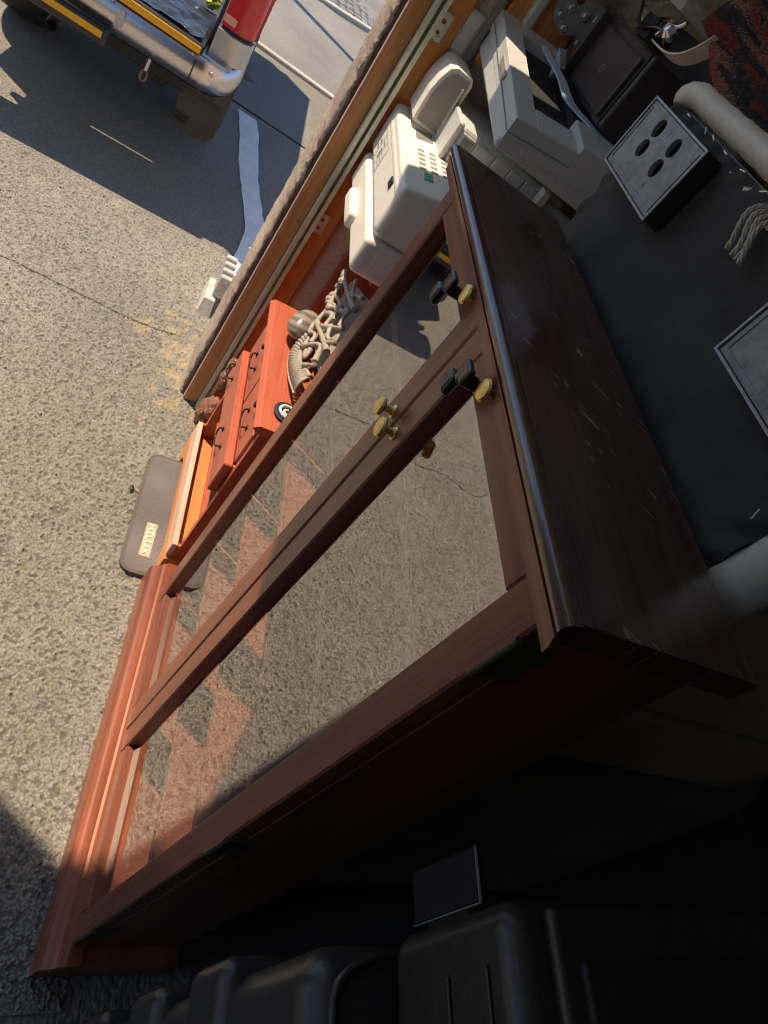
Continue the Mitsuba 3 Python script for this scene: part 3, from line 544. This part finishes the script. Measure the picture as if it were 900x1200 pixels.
for q in range(39):
    a, b = gd[q], gd[q + 1]; w0, w1 = .010 + .018 * min(q / 20, 1), .010 + .018 * min((q + 1) / 20, 1)
    gl.append(hull([a, b, a + (0, -w0, .004), b + (0, -w1, .004), a - (0, 0, .004), b - (0, 0, .004)]))
obj(P2 + '__paper_guide', cat(*gl), 'm_blue_plastic', 40)
obj(P2 + '__guide_tab', hull([on2(1.655, .50, .03), on2(1.67, .60, .03), on2(1.625, .58, .006), on2(1.64, .66, .006), on2(1.62, .53, -.02), on2(1.63, .62, -.02), on2(1.66, .58, -.02)]), 'm_blue_plastic')
obj(P2 + '__black_tray', hull([on2(x, t, h) for x in (1.42, 1.68) for t in (.66, .90) for h in (-.02, -.004)]), 'm_black_matt')
obj(P2 + '__handle_recess', hull([(1.52, -.4425, 1.405), (1.52, -.4425, 1.430), (1.62, -.437, 1.42), (1.62, -.437, 1.447), (1.52, -.46, 1.405), (1.52, -.46, 1.430), (1.62, -.46, 1.42), (1.62, -.46, 1.447)]), 'm_lightgrey')
for dz in (-.030,):
    obj(P2 + '__seam', hull([(x, W(1.292, t)[0], W(1.292, t)[1] + dz + e) for x in (1.2898, 1.2925) for t in (-.05, .60) for e in (0, .0016)]), 'm_print', False)
    obj(P2 + '__seam', hull([(x, W(x, -.055)[0] + o, W(x, -.055)[1] + dz + e) for x in (1.2935, 1.748) for o in (-.001, .0026) for e in (0, .0016)]), 'm_print', False)
obj(P2 + '__finger_grip', hull([(x, W(x, -.055)[0] + o, W(x, -.055)[1] - .012 + e) for x in (1.47, 1.55) for o in (-.001, .0032) for e in (-.012, 0)]), 'm_grey_plastic', False)
lab(P2, 'large grey printer with a deep black paper tray on its top', 'printer')
P4 = 'black_printer'
obj(P4 + '__body', rbx(1.378, 1.72, -.95, -.622, 1.466, 1.626, .008), 'm_printer_black', 30)
obj(P4 + '__front_tray', rbx(1.405, 1.66, -.622, -.612, 1.478, 1.606, .004), 'm_printer_black', 30)
obj(P4 + '__output_bezel', rbx(1.672, 1.735, -.63, -.592, 1.482, 1.622, .006), 'm_printer_black', 30)
obj(P4 + '__seam', bx(1.3872, 1.3905, -.6245, -.6190, 1.470, 1.622, 0), 'm_black_matt')
obj(P4 + '__button', lathe([(0, 0), (.006, 0), (.005, .0015), (0, .002)], (1.70, -.592, 1.535), (0, 1, 0), 14), 'm_foot_edge'); obj(P4 + '__badge', bx(1.68, 1.69, -.5925, -.590, 1.585, 1.60, .0005), 'm_foot_edge')
obj(P4 + '__emblem', prism(Polygon(Point(1.53, 1.54).buffer(.009).exterior).difference(Point(1.53, 1.54).buffer(.0075)), -.6123, -.6112, 1), 'm_print', False)
lab(P4, 'glossy dark brown printer standing behind the large grey printer', 'printer')
# clips, flex and strap lying behind it
ad = bx(1.395, 1.455, -.64, -.585, 1.628, 1.668, .003); k = obj('power_adapter__case', ad, 'm_black_matt')
for i in range(4): obj('power_adapter__rib', bx(1.40 + i * .013, 1.404 + i * .013, -.5848, -.583, 1.632, 1.664, .0005), 'm_gloss_black')
lab('power_adapter', 'ribbed black power adapter on top of the dark brown printer', 'adapter')
st = smooth_path([(1.53, -.60, 1.665), (1.46, -.60, 1.640), (1.38, -.60, 1.634), (1.32, -.60, 1.634), (1.26, -.60, 1.648), (1.225, -.60, 1.672), (1.205, -.60, 1.695)], 50)
sg = []
for q in range(49):
    a, b = st[q], st[q + 1]; sg.append(hull([a + o for o in ((0, 0, 0), (0, -.03, 0), (0, 0, .0035), (0, -.03, .0035))] + [b + o for o in ((0, 0, 0), (0, -.03, 0), (0, 0, .0035), (0, -.03, .0035))]))
k = obj('cream_strap', cat(*sg), 'm_leather', 40); lab(k, 'curved cream plastic strap behind the dark brown printer', 'strap')
fl = smooth_path([(1.53, -.59, 1.68), (1.48, -.585, 1.655), (1.42, -.58, 1.64), (1.36, -.585, 1.655), (1.33, -.60, 1.64)], 60)
k = obj('black_flex', tube(fl, .0032, 8), 'm_gloss_black', True); lab(k, 'thin black flex looped over the cream strap', 'cable')
obj('metal_clip', cat(tube(smooth_path([(1.40, -.60, 1.655), (1.375, -.595, 1.672), (1.35, -.595, 1.672), (1.315, -.60, 1.688)], 20), .0045, 10), tube([[1.385, -.60, 1.648], [1.352, -.592, 1.675]], .006, 10), lathe([(0, 0), (.013, .004), (.014, .016), (.006, .026), (0, .027)], (1.335, -.605, 1.656), (-.2, .9, .3), 16)), 'm_chrome', 40)
lab('metal_clip', 'shiny metal clip with two prongs lying in the cream strap', 'clip')
k = obj('black_bag', rbx(1.06, 1.80, -1.25, -.72, 1.30, 1.70, .05), 'm_black_matt', 40); lab(k, 'black bag filling the gap behind the dark brown printer', 'bag')
k = obj('plastic_crate', hull([(1.60, -.70, 1.712), (1.61, -.70, 1.735), (1.68, -.70, 1.716), (1.68, -.70, 1.75), (1.60, -.8, 1.712), (1.68, -.8, 1.75)]), 'm_lightgrey'); lab(k, 'corner of a pale grey plastic crate on top of the black bag', 'crate')

# ------------------------------------------------------------------ upturned armchair behind the cabinet
AC = 'upturned_armchair'
def fabric():
    xs, zs = np.linspace(.338, 1.046, 120), np.linspace(.95, 1.598, 110)
    X, Z = np.meshgrid(xs, zs, indexing='ij'); pn = np.c_[X.ravel() * 7, Z.ravel() * 7, np.zeros(X.size)]
    Y = -.5345 + .007 * (meshkit.fbm(pn, 3, seed=3).reshape(X.shape) - .5) - .010 * np.exp(-((X - .68) / .2) ** 2)
    rim = np.exp(-(np.minimum(np.minimum(X - xs[0], xs[-1] - X), zs[-1] - Z) / .022) ** 2)
    Y += .004 * rim * np.sin(X * 130 + Z * 115) - .004 * rim
    n, m = X.shape; a = (np.arange(n - 1)[:, None] * m + np.arange(m - 1)).ravel()
    return trimesh.Trimesh(np.c_[X.ravel(), Y.ravel(), Z.ravel()], np.vstack([np.c_[a, a + m + 1, a + m], np.c_[a, a + 1, a + m + 1]]), process=False)
scene['m_felt2'] = two({'type': 'ref', 'id': 'm_felt'})
obj(AC + '__dust_cover', fabric(), 'm_felt2', True)
obj(AC + '__frame', rbx(.335, 1.05, -1.22, -.545, .93, 1.600, .02), 'm_leather_dull', 40)
obj(AC + '__top_roll', cat(tube(smooth_path([(1.055, -.560, 1.602), (1.03, -.552, 1.618), (.98, -.550, 1.622), (.80, -.550, 1.624), (.60, -.551, 1.622), (.33, -.552, 1.62)], 50), .0185 + .0006 * np.sin(np.arange(50) * 1.9), 14)), 'm_leather', True)
obj(AC + '__side_roll', tube(smooth_path([(.338, -.545, 1.62), (.332, -.545, 1.52), (.331, -.546, 1.44), (.334, -.546, 1.36), (.336, -.548, 1.2), (.336, -.55, .98)], 40) + (-.012, -.022, 0), .031, 16), 'm_leather', True)
obj(AC + '__arm_pad', rbx(.300, .334, -1.15, -.575, 1.135, 1.56, .016), 'm_leather_dull', 40); obj(AC + '__arm_pad', rbx(.306, .334, -1.08, -.575, .965, 1.125, .013), 'm_leather_dull', 40)
def foot(x0, x1, z0, z1, holes):
    y0, y1 = -.534, -.506
    pl = sbox(x0, z0, x1, z1)
    f = obj(AC + '__foot', cat(prism(pl.difference(sbox(x0 + .004, z0 + .004, x1 - .004, z1 - .004)), y0, y1 - .002, 1)), 'm_black_matt', False)
    obj(f + '__lip', prism(pl.difference(sbox(x0 + .003, z0 + .003, x1 - .003, z1 - .003)), y1 - .0019, y1, 1), 'm_foot_edge', False)
    ins = sbox(x0 + .0045, z0 + .0045, x1 - .0045, z1 - .0045)
    for h in holes: ins = ins.difference(Point(*h).buffer(.0136, 24))
    obj(f + '__plate', prism(ins, y1 - .010, y1 - .0025, 1), 'm_foot', False)
    obj(f + '__ridge', prism(sbox(x0 + .010, z0 + .010, x1 - .010, z1 - .010).difference(sbox(x0 + .0125, z0 + .0125, x1 - .0125, z1 - .0125)), y1 - .0025, y1 - .0010, 1), 'm_foot', False)
    obj(f + '__inside', bx(x0 + .0045, x1 - .0045, y0 + .001, y0 + .012, z0 + .0045, z1 - .0045, 0), 'm_black_matt')
    return f
foot(.819, 1.030, 1.4745, 1.585, [(.961, 1.559), (.961, 1.527), (.892, 1.557), (.892, 1.525)])
foot(.326, .537, 1.468, 1.579, [(.468, 1.553), (.468, 1.521), (.399, 1.551), (.399, 1.519)])
for x, z in ((.956, 1.596), (.893, 1.5975), (.866, 1.5985), (.82, 1.5965), (.764, 1.5965), (.705, 1.597), (.66, 1.596), (.353, 1.418), (.352, 1.50), (.354, 1.33), (.352, 1.26)):
    a = rng.uniform(-.6, .6); d = np.array([math.cos(a), 0, math.sin(a)]) * .006
    if x < .4: d = d[[2, 1, 0]]
    obj(AC + '__staple', tube([np.array([x, -.5275, z]) - d, np.array([x, -.5275, z]) + d], .0010, 6), 'm_staple', False)
lab(AC, 'cream leather armchair on its back, black underside and square feet facing the cabinet', 'armchair')
lab(AC + '__foot', 'far square plastic foot with four round holes')
# red woven throw over the armchair
def throw():
    U, V = np.meshgrid(np.linspace(0, 1, 60), np.linspace(0, 1, 50), indexing='ij')
    top = np.interp(1 - U, [0, .25, .5, .75, .9, 1], [1.640, 1.650, 1.672, 1.702, 1.735, 1.752])
    X = 1.29 - .60 * U; Y = -.615 - .42 * V; Z = top + .16 * V ** .7 + .007 * np.sin(U * 21 + V * 8) * (V + .2) + .006 * np.sin(V * 30 + U * 9)
    lap = np.clip(.10 - V, 0, .10) / .10; Z -= .05 * lap ** 2; Y += .018 * lap * (1 - .5 * lap)
    n, m = U.shape; a = (np.arange(n - 1)[:, None] * m + np.arange(m - 1)).ravel()
    return trimesh.Trimesh(np.c_[X.ravel(), Y.ravel(), Z.ravel()], np.vstack([np.c_[a, a + m, a + m + 1], np.c_[a, a + m + 1, a + 1]]), process=False)
k = obj('woven_throw__cloth', throw(), two({'type': 'ref', 'id': 'm_rug'}), True)
fr = []
for i in range(4):
    x = .665 - i * .012; q = smooth_path([(x + .05, -.60, 1.605), (x + .035, -.568, 1.60), (x + .03, -.526, 1.575), (x + .012 + rng.uniform(-.006, .006), -.522, 1.552), (x + rng.uniform(-.006, .006), -.521, 1.532)], 24)
    for s in range(3): fr.append(tube(q + .0022 * np.c_[np.cos(np.arange(24) * 1.1 + s * 2.1), np.sin(np.arange(24) * 1.1 + s * 2.1), np.zeros(24)], .0018, 6))
k = obj('woven_throw__fringe', cat(*fr), 'm_fringe', True)
lab('woven_throw', 'red, orange and black woven throw with cream fringe draped over the armchair', 'throw')

# ------------------------------------------------------------------ dark things in the near corner of the garage
B1 = 'black_tool_box'
obj(B1 + '__body', rbx(-.14, .100, -1.05, -.397, .985, 1.155, .020), 'm_black_plastic', 40)
obj(B1 + '__rim', rbx(-.14, .092, -1.02, -.430, 1.1555, 1.166, .006), 'm_black_plastic', 40)
obj(B1 + '__front_panel', bx(-.12, .060, -.3965, -.3935, 1.02, 1.075, .001), 'm_black_plastic'); obj(B1 + '__front_panel', bx(-.12, .060, -.3965, -.3935, 1.079, 1.125, .001), 'm_black_plastic')
obj(B1 + '__side_lid', rbx(-.14, .055, -.90, -.45, 1.1665, 1.172, .004), 'm_black_matt', 40)
lab(B1, 'upper black plastic tool box with rounded corner in the near dark corner', 'tool box')
B2 = 'black_tool_box_001'
obj(B2 + '__body', rbx(-.14, .100, -1.05, -.322, .10, .975, .035), 'm_black_plastic', 40)
obj(B2 + '__rim', tube(smooth_path([(-.12, -.345, .978), (.04, -.345, .978), (.072, -.352, .978), (.082, -.372, .978), (.084, -.45, .978), (.084, -.95, .978)], 60), .004, 8), 'm_black_plastic', True)
for z in (.34, .56, .76): obj(B2 + '__clasp', rbx(.0, .115, -.40, -.312, z - .05, z + .05, .02), 'm_black_plastic', 40)
lab(B2, 'lower black plastic tool box with clasps down its front in the near dark corner', 'tool box')
k = obj('ottoman', rbx(.33, .98, -1.45, -.62, .05, .915, .12), 'm_cloth_grey', 40); lab(k, 'dull grey upholstered ottoman under the armchair in the dark', 'ottoman')
fy = -.452
obj(B1 + '__side_flap', cat(bx(.116, .163, fy - .012, fy - .002, .945, 1.052, .001)), 'm_black_matt'); obj(B1 + '__flap_hinge', bx(.097, .118, fy - .011, fy - .004, .965, 1.03, .001), 'm_black_matt')
obj(B1 + '__flap_edge', bx(.1146, .1158, fy - .004, fy - .001, .945, 1.0525, .0003), 'm_foot_edge'); obj(B1 + '__flap_edge', bx(.1146, .163, fy - .004, fy - .001, 1.0528, 1.054, .0003), 'm_foot_edge')

# ------------------------------------------------------------------ floor mat and small things on the yard
mp = Polygon([(1.045, -.214), (1.435, -.205), (1.468, -.207), (1.475, -.44), (1.04, -.44)]).buffer(-.035).buffer(.035, 10)
def mat_mesh(poly, z0, z1): return prism(poly, z0, z1, 2)
obj('car_mat__pile', mat_mesh(mp.buffer(-.008), .004, .0125), 'm_mat', False)
ring = mp.difference(mp.buffer(-.0078)); obj('car_mat__binding', mat_mesh(ring, .002, .0115), 'm_mat_edge', False)
obj('car_mat__name_patch', prism(sbox(1.100, -.281, 1.212, -.2525), .0126, .0138, 2), 'm_mat_letter', False)
tx = meshkit.text_mesh('HILUX', .0170, .0030, bold=True); b = tx.bounds; tx.apply_translation(-(b[0] + b[1]) / 2); tx.apply_scale([.102 / (b[1] - b[0])[0], 1, 1])
tx.apply_transform(trimesh.transformations.rotation_matrix(math.pi, [0, 0, 1])); tx.apply_translation((1.156, -.2668, .0152))
obj('car_mat__name', tx, P((0.74, 0.71, 0.60), 0.7), False)
lab('car_mat', 'grey carpet car mat with HILUX name patch lying on the yard under the red chest', 'car mat')
k = obj('mat_tag', cat(tube([[1.307, -.207, .006], [1.309, -.194, .006]], .0014, 6), hull(trimesh.creation.icosphere(subdivisions=1, radius=1).vertices * (.011, .006, .003) + (1.316, -.187, .007))), 'm_black_matt'); lab(k, 'small black clip on a string at the edge of the car mat', 'clip')
lm = []
for c, r in (((1.665, -.315, .065), (.045, .025, .06)), ((1.63, -.325, .125), (.04, .025, .035)), ((1.70, -.325, .20), (.03, .02, .045)), ((1.60, -.32, .03), (.04, .02, .028)), ((1.69, -.32, .265), (.024, .016, .03))):
    s_ = trimesh.creation.icosphere(subdivisions=4, radius=1.0); v = s_.vertices; v = v * (1 + .45 * (meshkit.fbm(v * 2.3 + c[0] * 50, 3, seed=6)[:, None] - .5)); s_.vertices = v * r + c; lm.append(s_)
k = obj('leather_bundle', cat(*lm), 'm_leather_brown', True); lab(k, 'crumpled brown leather bundle stuffed between the red chest and the door track', 'bundle')
wb = [bx(2.26, 2.42, -.262, -.210, 0, .055, .006)]
obj('white_tub__base', hull([(2.24, -.255, 0), (2.24, -.205, 0), (2.42, -.205, 0), (2.42, -.255, 0), (2.27, -.25, .06), (2.27, -.21, .06), (2.42, -.21, .06), (2.42, -.25, .06)]), 'm_white')
for i in range(4): obj('white_tub__rib', bx(2.30 + i * .05, 2.325 + i * .05, -.275, -.232, .0605, .16, .004), 'm_white')
lab('white_tub', 'white ribbed plastic tub standing outside against the door pier', 'tub')

# ------------------------------------------------------------------ back of the pickup
TK = 'pickup_truck'
prof = [(3.16, .47), (3.06, .435), (3.01, .445), (2.975, .48), (2.965, .53), (2.975, .565), (2.99, .58), (3.16, .58)]
def bumper():
    pr = np.array(prof); cx = pr[:, 0] - 3.16
    path = [(.92, 0), (.60, 0), (.35, 0), (.17, 0), (.10, .004)]
    rings = []
    for y in (.92, .7, .5, .3, .18, .12): rings.append([(x, y, z) for x, z in pr])
    R = .15
    for a in np.linspace(8, 90, 9):
        t = math.radians(a); rings.append([(3.16 + (x - 3.16) * math.cos(t), .12 - (3.16 - x) * math.sin(t) * (R / .195), z) for x, z in pr])
    for x2 in (3.25, 3.40): rings.append([(x2, .12 - (3.16 - x) * (R / .195), z) for x, z in pr])
    n = len(pr); v = np.array(rings).reshape(-1, 3); f = []
    for i in range(len(rings) - 1):
        for j in range(n):
            k = (j + 1) % n; f += [(i * n + j, (i + 1) * n + k, i * n + k), (i * n + j, (i + 1) * n + j, (i + 1) * n + k)]
    f += [(0, j, j + 1) for j in range(1, n - 1)]
    m = trimesh.Trimesh(v, f, process=False); trimesh.repair.fix_normals(m); return m
obj(TK + '__bumper', bumper(), 'm_chrome', 40)
obj(TK + '__bumper_step', bx(2.990, 3.15, .02, .135, .5805, .592, .004), 'm_chrome')
obj(TK + '__bumper_bolt', lathe([(0, 0), (.010, 0), (.009, .004), (0, .005)], (2.972, .075, .545), (-1, 0, 0), 12), 'm_steel')
obj(TK + '__tailgate', bx(2.972, 3.36, .137, .92, .583, .618, .008), 'm_black_plastic'); 
U, V = np.meshgrid(np.linspace(3.0, 3.34, 70), np.linspace(.150, .905, 120), indexing='ij')
wr = meshkit.fbm(np.c_[U.ravel() * 9, V.ravel() * 7, np.zeros(U.size)], 4, seed=31).reshape(U.shape)
a_ = (np.arange(69)[:, None] * 120 + np.arange(119)).ravel()
obj(TK + '__liner_sheet', trimesh.Trimesh(np.c_[U.ravel(), V.ravel(), (.622 + .030 * np.abs(wr - .5) * 2).ravel()], np.vstack([np.c_[a_, a_ + 120, a_ + 121], np.c_[a_, a_ + 121, a_ + 1]]), process=False), two(P((.02, .022, .027), .12, specular=.8)), True)
k = obj(TK + '__reflective_tape', bx(2.967, 2.9715, .14, .92, .585, .6115, .0005), 'm_tape'); lab(k, 'yellow reflective tape along the tailgate edge')
k = obj(TK + '__reflective_tape', bx(2.930, 2.936, .445, .915, .440, .464, .0005), 'm_tape'); lab(k, 'yellow reflective tape low under the bumper')
obj(TK + '__tow_bar', bx(2.9365, 2.985, .43, .915, .41, .468, .006), 'm_black_plastic')
obj(TK + '__plate_bracket', bx(2.955, 2.962, .40, .425, .50, .565, .002), 'm_white')
ry = np.linspace(0, 2 * np.pi, 26)
obj(TK + '__tow_ring', tube(np.c_[np.full(26, 2.955) + .006 * np.sin(ry), .283 + .011 * np.cos(ry), .398 + .020 * np.sin(ry)], .0042, 8), 'm_leather_brown', True)
obj(TK + '__tow_link', tube([[2.975, .283, .46], [2.957, .283, .418]], .006, 8), 'm_steel')
# body corner with the tail lamp
cor = Polygon([(3.03, .118), (3.025, .05), (3.04, .012), (3.075, -.012), (3.14, -.022), (5.6, -.024), (5.6, .05), (3.2, .05), (3.2, .118)])
obj(TK + '__corner_panel', prism(cor, .592, .695, 2), 'm_silver', 40)
obj(TK + '__side_panel', prism(Polygon([(3.14, -.022), (5.6, -.024), (5.6, .05), (3.2, .05)]), .696, 1.02, 2), 'm_silver', 40)
obj(TK + '__corner_panel', prism(Polygon([(3.06, .118), (3.06, .09), (3.13, .085), (3.13, .118)]), .696, 1.02, 2), 'm_silver', 40)
obj(TK + '__lower_sill', prism(Polygon([(3.22, -.016), (5.55, -.018), (5.55, .04), (3.22, .04)]), .36, .5915, 2), 'm_rubber', 40)
lamp = Polygon([(3.052, .1165), (3.045, .06), (3.058, .016), (3.085, -.008), (3.137, -.016), (3.137, .0845), (3.128, .0845), (3.128, .089)]).buffer(-.002)
k = obj(TK + '__tail_light__housing', prism(lamp.buffer(-.004), .697, .99, 2), 'm_black_matt', 30)
obj(TK + '__tail_light__lens', prism(lamp, .708, .985, 2), 'm_lens', 40)
for z in (.755, .80): obj(TK + '__tail_light__groove', prism(lamp.buffer(.0012), z, z + .003, 2), 'm_lens', 40)
obj(TK + '__tail_light__reversing_lens', hull([(3.0515, .113, .722), (3.0515, .113, .752), (3.045, .066, .722), (3.045, .066, .752), (3.06, .1, .722), (3.06, .1, .752)]), 'm_lens_pale')
lab(TK + '__tail_light', 'red tail light with a paler reversing lens')
obj(TK + '__bed_floor', bx(3.37, 5.6, .05, .93, .52, .60, .004), 'm_black_plastic')
obj(TK + '__bed_side', bx(3.37, 5.6, .931, 1.0, .40, 1.02, .01), 'm_silver'); obj(TK + '__bed_front', bx(5.54, 5.6, .0505, .93, .601, 1.02, .01), 'm_silver')
obj(TK + '__bed_liner', bx(3.14, 3.36, .1185, .135, .60, .98, .004), 'm_black_plastic')
k = obj(TK + '__chassis', cat(bx(3.2, 5.5, .22, .30, .30, .44, .01), bx(3.2, 5.5, .64, .72, .30, .44, .01), bx(3.16, 3.2, .15, .85, .34, .43, .006)), 'm_black_matt')
def wheel(y):
    w = obj(TK + '__wheel', lathe([(.12, -.10), (.24, -.105), (.285, -.085), (.29, -.05), (.29, .05), (.285, .085), (.24, .105), (.12, .10)], (3.82, y, .29), (0, 1, 0), 40), 'm_black_matt', 40)
    obj(w + '__rim', lathe([(0, -.06), (.10, -.075), (.165, -.095), (.165, .095), (.10, .075), (0, .06)], (3.82, y, .29), (0, 1, 0), 30), 'm_steel', 30)
wheel(.075); wheel(.86)
fl_ = Polygon([(.175, .50), (.168, .30), (.160, .215), (.135, .165), (.06, .150), (.0, .165), (-.022, .20), (-.026, .50)])
obj(TK + '__mud_flap', prism(fl_, 3.262, 3.272, 0), 'm_rubber', False)
for z in (.33, .318): obj(TK + '__mud_flap__crease', bx(3.258, 3.2618, .0, .15, z, z + .006, .001), 'm_rubber')
for i in range(6): obj(TK + '__mud_flap__rib', bx(3.257, 3.2618, .10 - .0 + i * .010, .105 + i * .010, .185, .225, .001), 'm_black_matt')
vs = trimesh.creation.icosphere(subdivisions=4, radius=1.0); vv = vs.vertices; vv = vv * (1 + .8 * (meshkit.fbm(vv * 2.6, 3, seed=12)[:, None] - .5)); vs.vertices = vv * (.07, .03, .035) + (3.40, .185, .665)
obj('yellow_vest', vs, 'm_vis_yellow', True); lab('yellow_vest', 'yellow reflective vest lying on the tailgate of the pickup', 'vest')
ex = tube(smooth_path([(3.05, .62, .33), (3.2, .62, .36), (3.5, .58, .38)], 12), .022, 14, cap=False); obj(TK + '__exhaust', ex, two(P((.12, .115, .11), .4, metallic=.6)), True)
for y in (.16, .45, .72): obj(TK + '__tailgate_rivet', lathe([(0, 0), (.007, 0), (.006, .003), (0, .004)], (2.9665, y, .575), (-1, 0, 0), 10), 'm_steel')
obj(TK + '__bumper_seam', bx(2.9638, 2.9662, .14, .145, .47, .56, .0005), 'm_black_matt')
lab(TK, 'silver pickup with tailgate down and mud flap, parked in the yard beyond the doorway', 'pickup')

k = obj('white_pebble', hull(trimesh.creation.icosphere(subdivisions=1, radius=1).vertices * (.006, .005, .004) + (.375, -.252, .006)), 'm_white'); lab(k, 'tiny white pebble on the shaded asphalt near the cabinet foot', 'pebble')
